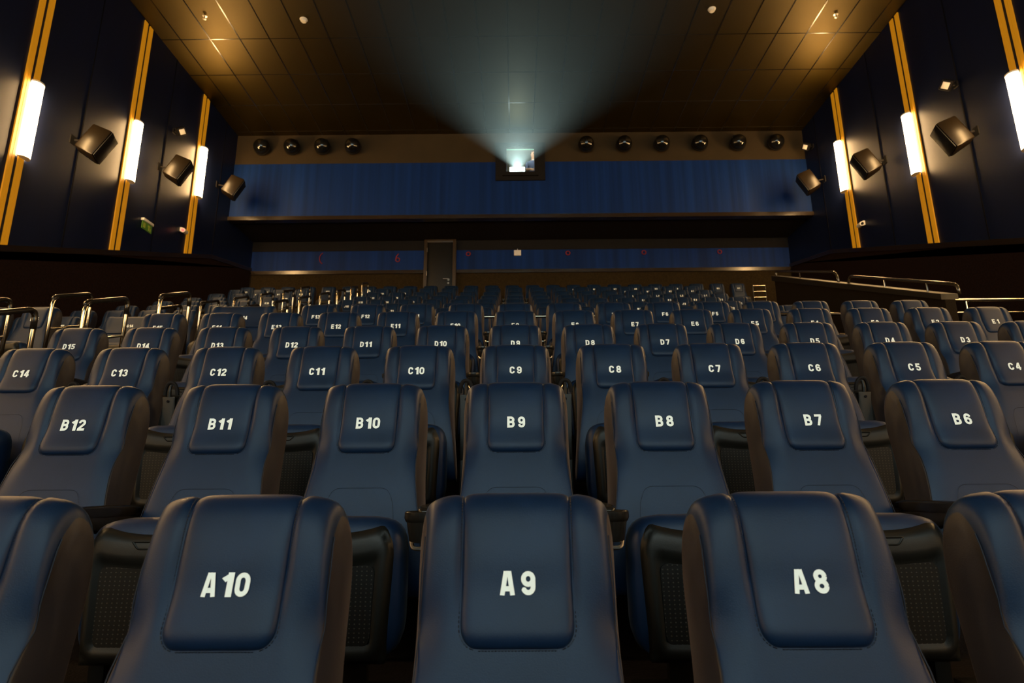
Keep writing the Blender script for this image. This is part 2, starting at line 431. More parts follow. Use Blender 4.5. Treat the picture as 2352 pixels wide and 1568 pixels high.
# small devices on the side walls
def small_head(name, label, cat, x, y0, z0, s):
    t = thing(name, label, cat, (x, y0, z0))
    put('mount', boxes('mount', M['black'], [((0, -.05, -.05), (s * .03, .05, .05)), ((s * .03, -.015, -.015), (s * .12, .015, .015))]), t)
    R3 = Matrix.Rotation(math.radians(-35 * s), 3, 'Z') @ Matrix.Rotation(math.radians(30 * s), 3, 'Y') @ Matrix.Rotation(math.radians(40), 3, 'X')
    h = put('housing', boxes('housing', M['black'], [((-.08, -.085, -.085), (.06, .085, .085))], bevel=.01), t, (s * .17, 0, 0)); h.rotation_euler = R3.to_euler()
    fx = .06 if s > 0 else -.08
    f = put('lens_cover', boxes('lens_cover', M['white'], [((fx - .004, -.055, -.055), (fx + .012, .055, .055))] if s > 0 else [((fx - .012, -.055, -.055), (fx + .004, .055, .055))], bevel=.004), t, (s * .17, 0, 0)); f.rotation_euler = R3.to_euler()
small_head('wall_floodlight', 'small square floodlight high on the left wall above the middle speaker', 'floodlight', WL, 11.80, 8.66, 1)
small_head('wall_floodlight', 'small square floodlight high on the right wall above the nearest speaker', 'floodlight', WR, 9.32, 7.83, -1)
small_head('wall_floodlight', 'small square floodlight high on the right wall in the back corner', 'floodlight', WR, 14.15, 9.56, -1)

t = thing('exit_sign', 'small green exit sign on the left wall below the second lamp', 'sign', (WL, 11.31, 6.23))
put('sign_top', boxes('sign_top', M['white'], [((0, -.17, .03), (.07, .17, .085))], bevel=.008), t)
put('sign_panel', boxes('sign_panel', M['green'], [((.025, -.16, -.13), (.04, .16, .03))]), t)
bm = bmesh.new()   # running figure and door
add_box(bm, (.0405, -.13, -.10), (.043, -.06, .0)); add_box(bm, (.0405, .02, -.04), (.043, .10, .0)); add_box(bm, (.0405, .04, -.105), (.043, .075, -.04)); add_box(bm, (.0405, .09, -.11), (.043, .12, -.05))
put('pictogram', finish(bm, 'pictogram', M['green_light'], smooth=False, weld=False), t)

for side, x, s, y0, lab in (('left', WL, 1, 12.53, 'white wall camera with a red light beside the farthest left strips'), ('right', WR, -1, 12.50, 'white wall camera low beside the farthest right strips')):
    t = thing('wall_camera', lab, 'camera', (x, y0, 6.66))
    put('camera_mount', boxes('camera_mount', M['white'], [((0, -.04, -.05), (s * .05, .04, .05))], bevel=.006), t)
    bm = bmesh.new(); add_tube(bm, [(s * .07, .10, -.02), (s * .11, -.10, -.05)], [.05, .05], 14)
    put('camera_body', finish(bm, 'camera_body', M['white']), t)
    bm = bmesh.new(); add_tube(bm, [(s * .11, -.10, -.05), (s * .114, -.12, -.053)], .03, 12)
    put('camera_lens', finish(bm, 'camera_lens', M['red_led'] if s > 0 else M['black']), t)

# white box and red cords on the back wall
t = thing('wall_box', 'small white box on the blue back wall under the projector', 'box', (.084, YW, 7.455))
put('box_body', boxes('box_body', M['white'], [((-.10, -.06, -.085), (.10, 0, .075))], bevel=.008), t)
bm = bmesh.new(); add_tube(bm, [(0, -.03, .07), (0, -.03, .12)], .008); put('antenna', finish(bm, 'antenna', M['white']), t)
for i, (cx, kind) in enumerate(((-5.49, 'arc'), (-3.31, 'coil'), (-1.31, 'ring'), (1.51, 'ring'), (3.66, 'ring'), (5.80, 'ring'))):
    bm = bmesh.new(); yy = YW - .025
    if kind == 'arc':
        pts = [(cx + .10 - .14 * math.sin(a), yy, 7.34 + .17 * math.cos(a)) for a in (math.pi * (.12 + .76 * k / 14) for k in range(15))]; add_tube(bm, pts, .014, 8)
    else:
        R0 = .055; zc = 7.44 if kind == 'ring' else 7.28
        pts = [(cx + R0 * math.cos(a), yy, zc + R0 * math.sin(a)) for a in (2 * math.pi * k / 16 for k in range(17))]
        if kind == 'coil': pts = [(cx + .02, yy, 7.46), (cx - .04, yy, 7.38)] + pts[8:] + pts[1:9]
        add_tube(bm, pts, .016, 8)
    o = put('red_cord', finish(bm, 'red_cord', M['red']))
    tag(o, ['thin red curved cord on the back wall left of all the others', 'red looped cord with a tail on the back wall left of the door', 'small red ring on the back wall just right of the door',
            'small red ring on the back wall right of the white box', 'small red ring on the back wall, second from the right end', 'small red ring on the back wall nearest the right end'][i], 'cord', 'red cords on the back wall')

# glossy black domes along the beige band
def dome_meshes():
    bm = bmesh.new()
    add_lathe(bm, [(.001, -.235)] + [(.205 * math.sin(a), -.03 - .205 * math.cos(a)) for a in (math.pi * .5 * k / 10 for k in range(1, 11))] + [(.205, .0), (.19, .02), (.001, .02)], axis='y', seg=28)
    a = finish(bm, 'dome', M['dome'])
    bm = bmesh.new()
    add_lathe(bm, [(.001, .0), (.215, .0), (.215, .05), (.12, .10), (.12, .16), (.001, .16)], axis='y', seg=28)
    b = finish(bm, 'housing', M['black'])
    bm = bmesh.new(); add_tube(bm, arc_path([(-.10, .10, .16), (-.10, .04, .24), (.10, .04, .24), (.10, .10, .16)], .06), .02)
    c = finish(bm, 'yoke', M['black'])
    return a, b, c
DM = dome_meshes()
dx = [-6.72, -5.915, -5.10, -4.29, 1.925, 2.935, 3.935, 4.945, 5.955, 6.955]
dl = ['leftmost', 'second from the left', 'third from the left', 'fourth from the left, just left of the window', 'fifth from the left, just right of the window', 'fifth from the right end', 'fourth from the right end', 'third from the right end', 'second from the right end', 'rightmost']
dl[5] = 'sixth from the left'
for x, l in zip(dx, dl):
    t = thing('dome_fixture', 'glossy black dome on the beige band, %s' % l, 'dome fixture', (x, YB - .14, 9.86), group='black domes under the ceiling')
    put('dome', DM[0], t); put('housing', DM[1], t); put('yoke', DM[2], t)

# ceiling devices
for x, y0, lab in ((-4.26, 10.437, 'white smoke detector on the ceiling left of the beam'), (3.99, 10.275, 'white smoke detector on the ceiling right of the beam')):
    t = thing('smoke_detector', lab, 'smoke detector', (x, y0, ZC))
    bm = bmesh.new(); add_lathe(bm, [(.001, -.055), (.045, -.055), (.058, -.04), (.062, -.004), (.062, 0), (.001, 0)], seg=24); put('detector_body', finish(bm, 'detector_body', M['white']), t)
    bm = bmesh.new(); add_lathe(bm, [(.001, -.004), (.075, -.004), (.08, 0), (.001, 0)], seg=24); put('detector_base', finish(bm, 'detector_base', M['white']), t)
for x, y0, lab in ((-6.22, 10.315, 'small dark sprinkler on the ceiling near the left wall'), (6.56, 10.45, 'small dark sprinkler on the ceiling near the right wall')):
    bm = bmesh.new(); add_tube(bm, [(0, 0, 0), (0, 0, -.07)], .012); add_lathe(bm, [(.001, -.075), (.035, -.07), (.035, -.066), (.001, -.066)], seg=16); add_lathe(bm, [(.001, -.006), (.045, -.004), (.045, 0)], seg=16)
    tag(put('sprinkler', finish(bm, 'sprinkler', M['steel']), loc=(x, y0, ZC)), lab, 'sprinkler')

# ------------------------------------------------------------------ projection booth
BX0, BX1, BZ0, BZ1, BY1 = -1.6, 1.9, 8.42, 10.25, 17.2
for nm, lo, hi in (('floor_booth', (BX0 - .1, YB + .15, BZ0 - .1), (BX1 + .1, BY1 + .1, BZ0)), ('ceiling_booth', (BX0 - .1, YB + .15, BZ1), (BX1 + .1, BY1 + .1, BZ1 + .05)),
                   ('wall_booth_left', (BX0 - .1, YB + .15, BZ0), (BX0, BY1, BZ1)), ('wall_booth_right', (BX1, YB + .15, BZ0), (BX1 + .1, BY1, BZ1)), ('wall_booth_back', (BX0 - .1, BY1, BZ0), (BX1 + .1, BY1 + .1, BZ1))):
    wall_boxes(nm, [(lo, hi)], M['cream'])
w = bpy.data.objects.new('window_1', None); COL.objects.link(w); w['kind'] = 'structure'; w.location = (0, YB, 0)
fx0, fx1, fz0, fz1 = -.488, .826, 8.885, 9.885 + .10
put('window_frame', boxes('window_frame', M['black'], [((fx0, -.05, fz0), (PX0, -.001, fz1)), ((PX1, -.05, fz0), (fx1, -.001, fz1)), ((PX0, -.05, fz0), (PX1, -.001, PZ0)), ((PX0, -.05, PZ1), (PX1, -.001, fz1))]), w)
put('window_pane', boxes('window_pane', M['glass'], [((PX0 + .002, .10, PZ0 + .002), (PX1 - .002, .106, PZ1 - .012))]), w)
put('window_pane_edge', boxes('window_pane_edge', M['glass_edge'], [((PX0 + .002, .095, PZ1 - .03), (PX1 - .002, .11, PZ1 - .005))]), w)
put('window_sill', boxes('window_sill', M['black'], [((-.30, -.10, 9.0), (.64, -.05, 9.02))]), w)

LX, LY, LZ = .09, 14.72, 9.292       # lens of the projector
t = thing('film_projector', 'film projector with a glowing lens inside the booth window', 'projector', (LX, LY, BZ0))
put('pedestal', boxes('pedestal', M['proj'], [((-.22, .25, 0), (.22, .95, .62))], bevel=.01), t)
put('projector_body', boxes('projector_body', M['proj'], [((-.22, .12, .62), (.22, 1.0, 1.12))], bevel=.02), t)
lz = LZ - BZ0
put('lens_glass', boxes('lens_glass', M['lens'], [((-.20, .10, lz - .13), (.20, .115, lz + .13))], bevel=.0), t)
lp = bpy.data.lights.new('projector_lamp', 'SPOT'); lo_ = bpy.data.objects.new('projector_lamp', lp); COL.objects.link(lo_)
lp.energy = PROJECTOR_POWER; lp.color = PROJECTOR_COLOR; lp.spot_size = math.radians(50); lp.spot_blend = .02; lp.shadow_soft_size = .012
src = Vector((LX, LY + .04, LZ)); aim = Vector(((SCR[0] + SCR[1]) / 2, SCR[4], (SCR[2] + SCR[3]) / 2))
lo_.parent = t
lo_.location = src - Vector(t.location)
lo_.rotation_euler = (aim - src).to_track_quat('-Z', 'Y').to_euler()
# the lamp throws a rectangular picture: its intensity falls to zero at the picture's edges, a little brighter in the middle
def picture_shape(light, hx, hy):
    light.use_nodes = True; nt = light.node_tree; L = nt.links.new; nd = nt.nodes.new
    em = next(n for n in nt.nodes if n.type == 'EMISSION')
    tc = nd('ShaderNodeTexCoord'); sp = nd('ShaderNodeSeparateXYZ'); L(tc.outputs['Normal'], sp.inputs[0])
    def math_(op, a, b=None, val=None):
        n = nd('ShaderNodeMath'); n.operation = op; L(a, n.inputs[0])
        if b is not None: L(b, n.inputs[1])
        if val is not None: n.inputs[1].default_value = val
        return n.outputs[0]
    az = math_('ABSOLUTE', sp.outputs['Z']); parts = []
    for ax, h in (('X', hx), ('Y', hy)):
        q = math_('DIVIDE', math_('DIVIDE', math_('ABSOLUTE', sp.outputs[ax]), az), val=h)
        r = nd('ShaderNodeMapRange'); r.interpolation_type = 'SMOOTHSTEP'; r.inputs[1].default_value = .93; r.inputs[2].default_value = 1.0; r.inputs[3].default_value = 1.; r.inputs[4].default_value = 0.; L(q, r.inputs[0])
        c = nd('ShaderNodeMapRange'); c.inputs[1].default_value = 0.; c.inputs[2].default_value = 1.; c.inputs[3].default_value = 1.25; c.inputs[4].default_value = .75; L(q, c.inputs[0])
        parts.append(math_('MULTIPLY', r.outputs[0], c.outputs[0]))
    L(math_('MULTIPLY', parts[0], parts[1]), em.inputs['Strength'])
dist = (aim - src).length
picture_shape(lp, (SCR[1] - SCR[0]) / 2 / dist, (SCR[3] - SCR[2]) / 2 * math.cos(math.atan2(src.z - aim.z, src.y - aim.y)) / dist)

bm = bmesh.new(); add_tube(bm, [(-.6, 0, 0), (.6, 0, 0)], .02, 10)
t = thing('ceiling_tube_lamp', 'tube lamp under the ceiling of the projection booth', 'lamp', (.2, 14.95, BZ1 - .05))
put('tube', finish(bm, 'tube', M['tube']), t); put('lamp_tray', boxes('lamp_tray', M['white'], [((-.65, -.05, .02), (.65, .05, .03))]), t)

# projectionist behind the glass
def person():
    px, py, pz = .545, 15.28, BZ0
    chain = [((0, 0, .92), .125), ((0, 0, 1.08), .135), ((0, .0, 1.25), .15), ((0, 0, 1.38), .13), ((0, -.005, 1.46), .055), ((0, -.01, 1.53), .055), ((0, -.015, 1.60), .078), ((0, -.015, 1.68), .082), ((0, -.01, 1.75), .05)]
    limbs = [[(0, ((.09, 0, .86), .095)), (None, ((.10, -.01, .48), .065)), (None, ((.10, .01, .09), .045)), (None, ((.10, -.12, .04), .035))],
             [(0, ((-.09, 0, .86), .095)), (None, ((-.10, -.01, .48), .065)), (None, ((-.10, .01, .09), .045)), (None, ((-.10, -.12, .04), .035))],
             [(3, ((.17, 0, 1.36), .062)), (None, ((.23, -.02, 1.10), .045)), (None, ((.14, -.22, 1.02), .035)), (None, ((.05, -.30, 1.04), .035)), (None, ((.0, -.34, 1.04), .024))],
             [(3, ((-.17, 0, 1.36), .062)), (None, ((-.20, -.10, 1.12), .045)), (None, ((-.08, -.26, 1.05), .035)), (None, ((-.02, -.32, 1.00), .035)), (None, ((.02, -.36, .98), .024))]]
    V = [c[0] for c in chain]; Rr = [c[1] for c in chain]; E = [(i, i + 1) for i in range(len(chain) - 1)]
    for l in limbs:
        prev = l[0][0]
        for _, (p, r) in l:
            V.append(p); Rr.append(r); E.append((prev, len(V) - 1)); prev = len(V) - 1
    me = bpy.data.meshes.new('body'); me.from_pydata(V, E, [])
    o = bpy.data.objects.new('tmp', me); COL.objects.link(o)
    sk = o.modifiers.new('s', 'SKIN'); sv = me.skin_vertices[0].data
    for i, r in enumerate(Rr): sv[i].radius = (r, r)
    sv[0].use_root = True
    ss = o.modifiers.new('ss', 'SUBSURF'); ss.levels = ss.render_levels = 1
    dg = bpy.context.evaluated_depsgraph_get(); bme = bpy.data.meshes.new_from_object(o.evaluated_get(dg)); bpy.data.objects.remove(o)
    for k in ('skin', 'shirt', 'trousers'): bme.materials.append(M[k])
    for p in bme.polygons:
        c = p.center; p.use_smooth = True
        p.material_index = 0 if (c.z > 1.43 or (c.y < -.13 and c.z > .9)) else (1 if c.z > .9 else 2)
    t = thing('person', 'person in a blue shirt standing beside the projector behind the glass', 'person', (px, py, pz), (0, 0, 0))
    b = put('body', bme, t)
    bm = bmesh.new(); add_lathe(bm, [(.075, 1.425), (.068, 1.465), (.062, 1.468), (.07, 1.42)], seg=16); put('collar', finish(bm, 'collar', M['collar']), t)
    bm = bmesh.new(); add_lathe(bm, [(.001, .115), (.05, .105), (.085, .06), (.092, .0), (.088, -.04)], (0, .012, 1.68), seg=16); put('hair', finish(bm, 'hair', M['hair']), t)
    bm = bmesh.new(); add_tube(bm, [(0, -.095, 1.66), (0, -.115, 1.63), (0, -.095, 1.62)], [.008, .014, .01], 8); put('nose', finish(bm, 'nose', M['skin']), t)
    for s in (-1, 1):
        bm = bmesh.new(); add_lathe(bm, [(.001, -.012), (.012, 0), (.001, .004)], (s * .032, -.092, 1.675), axis='y', seg=10); put('eye', finish(bm, 'eye', M['hair']), t)
person()

# ------------------------------------------------------------------ haze lit by the projector beam
def haze():
    m = bpy.data.materials.new('beam_haze'); m.use_nodes = True; nt = m.node_tree; nt.nodes.clear()
    o = nt.nodes.new('ShaderNodeOutputMaterial'); v = nt.nodes.new('ShaderNodeVolumeScatter')
    v.inputs['Color'].default_value = (.9, 1, .97, 1); v.inputs['Density'].default_value = HAZE_DENSITY; v.inputs['Anisotropy'].default_value = .81
    nt.links.new(v.outputs[0], o.inputs['Volume'])
    m.volume_intersection_method = 'FAST' if hasattr(m, 'volume_intersection_method') else None
    y0, y1 = YB - .06, SCR[4] + .08
    f0 = (src.y - y0) / (src.y - SCR[4]); f1 = (src.y - y1) / (src.y - SCR[4])
    bm = bmesh.new(); rings = []
    for y, f, e in ((y0, f0, .012), (y1, f1, .05)):
        rings.append([bm.verts.new((src.x + (x - src.x) * f + sx * e, y, src.z + (z - src.z) * f + sz * e)) for x, z, sx, sz in ((SCR[0], SCR[2], -1, -1), (SCR[1], SCR[2], 1, -1), (SCR[1], SCR[3], 1, 1), (SCR[0], SCR[3], -1, 1))])
    bm.faces.new(rings[0]); bm.faces.new(rings[1][::-1])
    for k in range(4): bm.faces.new((rings[0][k], rings[1][k], rings[1][(k + 1) % 4], rings[0][(k + 1) % 4]))
    o = put('haze', finish(bm, 'haze', m, smooth=False)); o['kind'] = 'stuff'
    tag(o, 'pale misty light beam fanning out from the projector window', 'haze')
haze()

# ------------------------------------------------------------------ cinema seats
# centre profile of a backrest: (y, z) up the front, over the crest, down the back
PROF = [(-.100, .28), (-.102, .40), (-.092, .52), (-.066, .64), (-.036, .735), (-.012, .80), (.010, .86), (.022, .92), (.032, .968), (.046, 1.008), (.068, 1.030), (.095, 1.031),
        (.124, 1.010), (.138, .97), (.144, .92), (.142, .86), (.132, .80), (.118, .735), (.092, .64), (.062, .52), (.042, .40), (.036, .28)]
NP = len(PROF)
WPT = [(.28, .234), (.40, .226), (.52, .213), (.60, .203), (.695, .194), (.77, .192), (.85, .193), (.94, .193), (1.03, .190)]
def lerp_tab(tab, x):
    if x <= tab[0][0]: return tab[0][1]
    for (a, p), (b, q) in zip(tab, tab[1:]):
        if x <= b: return p + (q - p) * (x - a) / (b - a)
    return tab[-1][1]
def sstep(a, b, x):
    t = max(0., min(1., (x - a) / (b - a))); return t * t * (3 - 2 * t)
def prof(t):
    """Catmull-Rom on PROF, t in 0..NP-1"""
    i = min(int(t), NP - 2); f = t - i
    p = [PROF[max(0, min(NP - 1, i + k))] for k in (-1, 0, 1, 2)]
    r = []
    for c in (0, 1):
        a, b, d, e = (q[c] for q in p)
        r.append(.5 * (2 * b + (d - a) * f + (2 * a - 5 * b + 4 * d - e) * f * f + (3 * b - a - 3 * d + e) * f ** 3))
    return r
def seat_point(u, t, wide=0.):
    """point of the backrest surface; u in -1..1 across, t along the profile"""
    y, z = prof(t)
    w = lerp_tab(WPT, z) + wide
    au = min(1., abs(u))
    k = (abs(u) * w - wide) / (w - wide) if wide else au
    k = max(0., min(1., k))
    bl = sstep(8.5, 13.5, t)
    drop = .100 * (1 - (1 - k ** 4.6) ** (1 / 4.6)) * (1 - .72 * bl)
    z2 = z - drop * sstep(.76, 1.0, z)
    front = 1. if t < NP / 2 - .5 else 0.
    # dents below the head wings, side edges rolled back
    y += front * (.022 * sstep(.66, .97, k) * math.exp(-((z - .80) / .042) ** 2) + .010 * k ** 10)
    y -= (1 - front) * .018 * k ** 6
    bulge = .0115 * sstep(.545, .62, k) * sstep(1., .94, k) * sstep(.79, .88, z)
    if bulge:
        a, b = prof(max(0, t - .1)), prof(min(NP - 1.001, t + .1)); dy, dz = b[0] - a[0], b[1] - a[1]; l = math.hypot(dy, dz)
        y -= dz / l * bulge; z2 += dy / l * bulge
    x = u * w + math.copysign(1, u) * k ** 2 * (-.010 + .018 * bl) * sstep(.45, .75, z)
    return Vector((x, y, z2))
US = [-1, -.985, -.95, -.89, -.80, -.70, -.62, -.56, -.48, -.25, 0, .25, .48, .56, .62, .70, .80, .89, .95, .985, 1]
def backrest_mesh(wide=0.):
    bm = bmesh.new(); g = [[bm.verts.new(seat_point(u, t, wide)) for t in range(NP)] for u in US]
    for a, b in zip(g, g[1:]):
        for j in range(NP - 1):
            f = bm.faces.new((a[j], b[j], b[j + 1], a[j + 1]))
            if a is g[0] or b is g[-1]: f.material_index = 1
    cl = bm.edges.layers.float.new('crease_edge')
    for col in (g[0], g[-1]):
        h = NP // 2
        for j in range(h - 1):
            bm.faces.new((col[j], col[j + 1], col[NP - 2 - j], col[NP - 1 - j])).material_index = 1
        for j in range(NP - 1):
            bm.edges.get((col[j], col[j + 1]))[cl] = .95 if abs(j - NP / 2 + .5) > 2.5 else .5
    for a, b in zip(g, g[1:]): bm.faces.new((a[0], a[NP - 1], b[NP - 1], b[0]))
    return finish(bm, 'backrest', [M['leather'], M['leather_side_rimlit']], smooth='all', subsurf=1)
def piping_mesh():
    D = []
    for s in (-1, 1):
        bm = bmesh.new()
        add_tube(bm, [seat_point(s * .992, t * .5) + Vector((s * .0008, -.0018, .0006)) for t in range(2, 2 * 9 + 1)], .0014, 6)
        D.append(finish(bm, 'piping', M['thread']))
    return D
FW, FT0, FT1 = .108, 4.52, 13.6      # head flap: half width, from t to t
def flap_half_width(t):
    z = prof(t)[1]; s = z - prof(FT0)[1] if t < 8 else 1; r = .036
    return FW - r + math.sqrt(max(0, r * r - (r - min(r, max(0, s))) ** 2)) if s < r else FW
def flap_mesh():
    bm = bmesh.new(); ts = [FT0 + d for d in (0, .03, .08, .16, .28, .44, .64, .9)] + [FT0 + 1.2 + .35 * k for k in range(int((FT1 - FT0 - 1.2) / .35) + 1)]
    qs = [-1, -.985, -.95, -.88, -.75, -.5, -.25, 0, .25, .5, .75, .88, .95, .985, 1]; g = []
    for t in ts:
        hw = flap_half_width(t); row = []; z = prof(t)[1]
        a, b = prof(max(0, t - .1)), prof(min(NP - 1.001, t + .1)); tx, tz = b[0] - a[0], b[1] - a[1]; n = Vector((0, -tz, tx)).normalized()
        sb = (z - prof(FT0)[1]) if t < 8 else 1.
        eb = min(1., max(0., sb / .03)); hb = math.sqrt(max(0, 1 - (1 - eb) ** 2.2))
        for q in qs:
            x = q * hw; u = x / lerp_tab(WPT, z)
            hq = math.sqrt(max(0, 1 - abs(q) ** 10))
            row.append(bm.verts.new(seat_point(u, t) + n * (-.004 + (.020 - .008 * sstep(.90, 1.02, z)) * hq * hb)))
        g.append(row)
    for a, b in zip(g, g[1:]):
        for j in range(len(qs) - 1): bm.faces.new((a[j], a[j + 1], b[j + 1], b[j]))
    return finish(bm, 'headrest_flap', M['leather'], smooth='all', subsurf=1)
def stitch_mesh(flap=True):
    bm = bmesh.new(); path = []
    if flap:
        for s in (-1, 1):
            path.append([(s * (flap_half_width(t) + .0018), t) for t in (FT0 + .01 + k * .06 for k in range(95)) if t < 10.3])
        path.append([(x * .001, FT0 - .012) for x in range(-72, 73, 3)])
        for P in path:
            pts = []
            for x, t in P:
                z = prof(t)[1]; p = seat_point(x / lerp_tab(WPT, z), t); p.y -= .0012; pts.append(p)
            out = [pts[0]]
            for p in pts[1:]:
                if (p - out[-1]).length > .0052: out.append(p)
            for i in range(0, len(out) - 1):
                a, b = out[i], out[i + 1]
                add_tube(bm, [a.lerp(b, .1), a.lerp(b, .75)], .0011, 4)
    else:
        base = [(-.125, .50), (-.118, .60), (-.100, .640), (-.08, .650), (.08, .650), (.100, .640), (.118, .60), (.125, .50)]
        pts3 = arc_path([(x, 0, z) for x, z in base], .03); pp = []
        for a, b in zip(pts3, pts3[1:]):
            for k in range(max(1, int((b - a).length / .006))): pp.append(a.lerp(b, k / max(1, int((b - a).length / .006))))
        def on(x, z):
            lo, hi = 0., 8.
            for _ in range(24):
                m_ = (lo + hi) / 2
                if prof(m_)[1] < z: lo = m_
                else: hi = m_
            p = seat_point(x / lerp_tab(WPT, z), lo); p.y -= .0006; return p
        for a, b in zip(pp, pp[1:]):
            A, B = on(a.x, a.z), on(b.x, b.z); add_tube(bm, [A.lerp(B, .1), A.lerp(B, .7)], .0007, 4)
    return finish(bm, 'stitching', M['thread'], weld=False)
def rbox(bm, c, h, e=4., n=10, m_=8, ztop=None):
    """superellipsoid block"""
    def sp(v, p): return math.copysign(abs(v) ** (2 / p), v)
    rows = []
    for i in range(n + 1):
        a = -math.pi / 2 + math.pi * i / n; row = []
        for k in range(4 * m_):
            b = 2 * math.pi * k / (4 * m_)
            x = h[0] * sp(math.cos(a), e) * sp(math.cos(b), e); y = h[1] * sp(math.cos(a), e) * sp(math.sin(b), e) if False else h[1] * sp(math.sin(a), e)
            z = h[2] * sp(math.cos(a), e) * sp(math.sin(b), e)
            row.append(bm.verts.new((c[0] + x, c[1] + y, c[2] + z)))
        rows.append(row)
    for A, B in zip(rows, rows[1:]):
        for k in range(4 * m_): bm.faces.new((A[k], A[(k + 1) % (4 * m_)], B[(k + 1) % (4 * m_)], B[k]))
def cushion_mesh(wide=0.):
    bm = bmesh.new(); rbox(bm, (0, -.268, .365), (.205 + wide, .082, .202), 5.)
    return finish(bm, 'seat_cushion', M['leather'], smooth='all')
def shell_mesh(wide=0.):
    """black plastic pan under the folded seat, with a raised rim"""
    bm = bmesh.new(); hw = .180 + wide; N = 30; Hh = 26; g = []
    for i in range(Hh + 1):
        v = i / Hh; row = []
        for k in range(N + 1):
            q = -1 + 2 * k / N
            top = .520 + .032 * q * q - .05 * max(0., (abs(q) - .80) / .20) ** 2.2; z = .168 + v * (top - .168)
            e = max(abs(q), abs(2 * v - 1)); rr = (abs(q) ** 6 + abs(2 * v - 1) ** 6)
            x = q * hw * (1 - .10 * (1 - v)) * (1 - .06 * max(0, (2 * v - 1)) ** 8)
            y = -.352 - .030 * max(0., 1 - rr) ** .35
            inside = sstep(.80, .74, abs(q)) * sstep(.80, .75, v) * sstep(.10, .16, v)
            y += .014 * inside
            row.append(bm.verts.new((x, y, z)))
        g.append(row)
    for a, b in zip(g, g[1:]):
        for k in range(N): bm.faces.new((a[k], a[k + 1], b[k + 1], b[k]))
    # close it against the cushion
    rim = [g[0][k] for k in range(N + 1)] + [g[i][N] for i in range(1, Hh + 1)] + [g[Hh][k] for k in range(N - 1, -1, -1)] + [g[i][0] for i in range(Hh - 1, 0, -1)]
    back = [bm.verts.new((v.co.x, -.28, v.co.z)) for v in rim]
    n = len(rim)
    for i in range(n): bm.faces.new((rim[i], rim[(i + 1) % n], back[(i + 1) % n], back[i]))
    return finish(bm, 'seat_shell', M['plastic'], smooth='all')
def panel_mesh(wide=0.):
    bm = bmesh.new(); hw = (.180 + wide) * .72
    pts = arc_path([(0, 0, .215), (hw * .93, 0, .215), (hw, 0, .435), (0, 0, .425), (-hw, 0, .435), (-hw * .93, 0, .215), (0, 0, .215)], .03)[:-1]
    a = [bm.verts.new((p.x, -.3705, p.z)) for p in pts]; bm.faces.new(a)
    b = [bm.verts.new((p.x, -.366, p.z)) for p in pts]
    for i in range(len(a)): bm.faces.new((a[i], a[(i + 1) % len(a)], b[(i + 1) % len(a)], b[i]))
    return finish(bm, 'perforated_panel', M['perf'], smooth=False)
def grip_mesh():
    bm = bmesh.new(); pts = arc_path([(-.038, -.376, .503), (.038, -.376, .503), (.020, -.378, .482), (-.020, -.378, .482), (-.038, -.376, .503)], .008, 4)
    add_tube(bm, pts, .0032, 6, cap=False)
    return finish(bm, 'finger_grip', M['plastic'])
PED = boxes('pedestal', M['plastic'], [((-.16, -.03, 0), (.16, .03, .02)), ((-.04, -.02, .02), (.04, .02, .30))], bevel=.004)
MESH = dict(backrest=backrest_mesh(), piping=piping_mesh(), flap=flap_mesh(), stitch=stitch_mesh(), seam=stitch_mesh(False), cushion=cushion_mesh(), shell=shell_mesh(), panel=panel_mesh(), grip=grip_mesh())
WIDE = dict(backrest=backrest_mesh(.165), cushion=cushion_mesh(.165), shell=shell_mesh(.165), panel=panel_mesh(.165))
def wide_band():
    bm = bmesh.new(); pts = [seat_point(u / 10, 4.5, .165) + Vector((0, -.004, 0)) for u in range(-10, 11)]
    add_tube(bm, pts, .012, 8); return finish(bm, 'crease_band', M['leather'])
WIDE['band'] = wide_band()

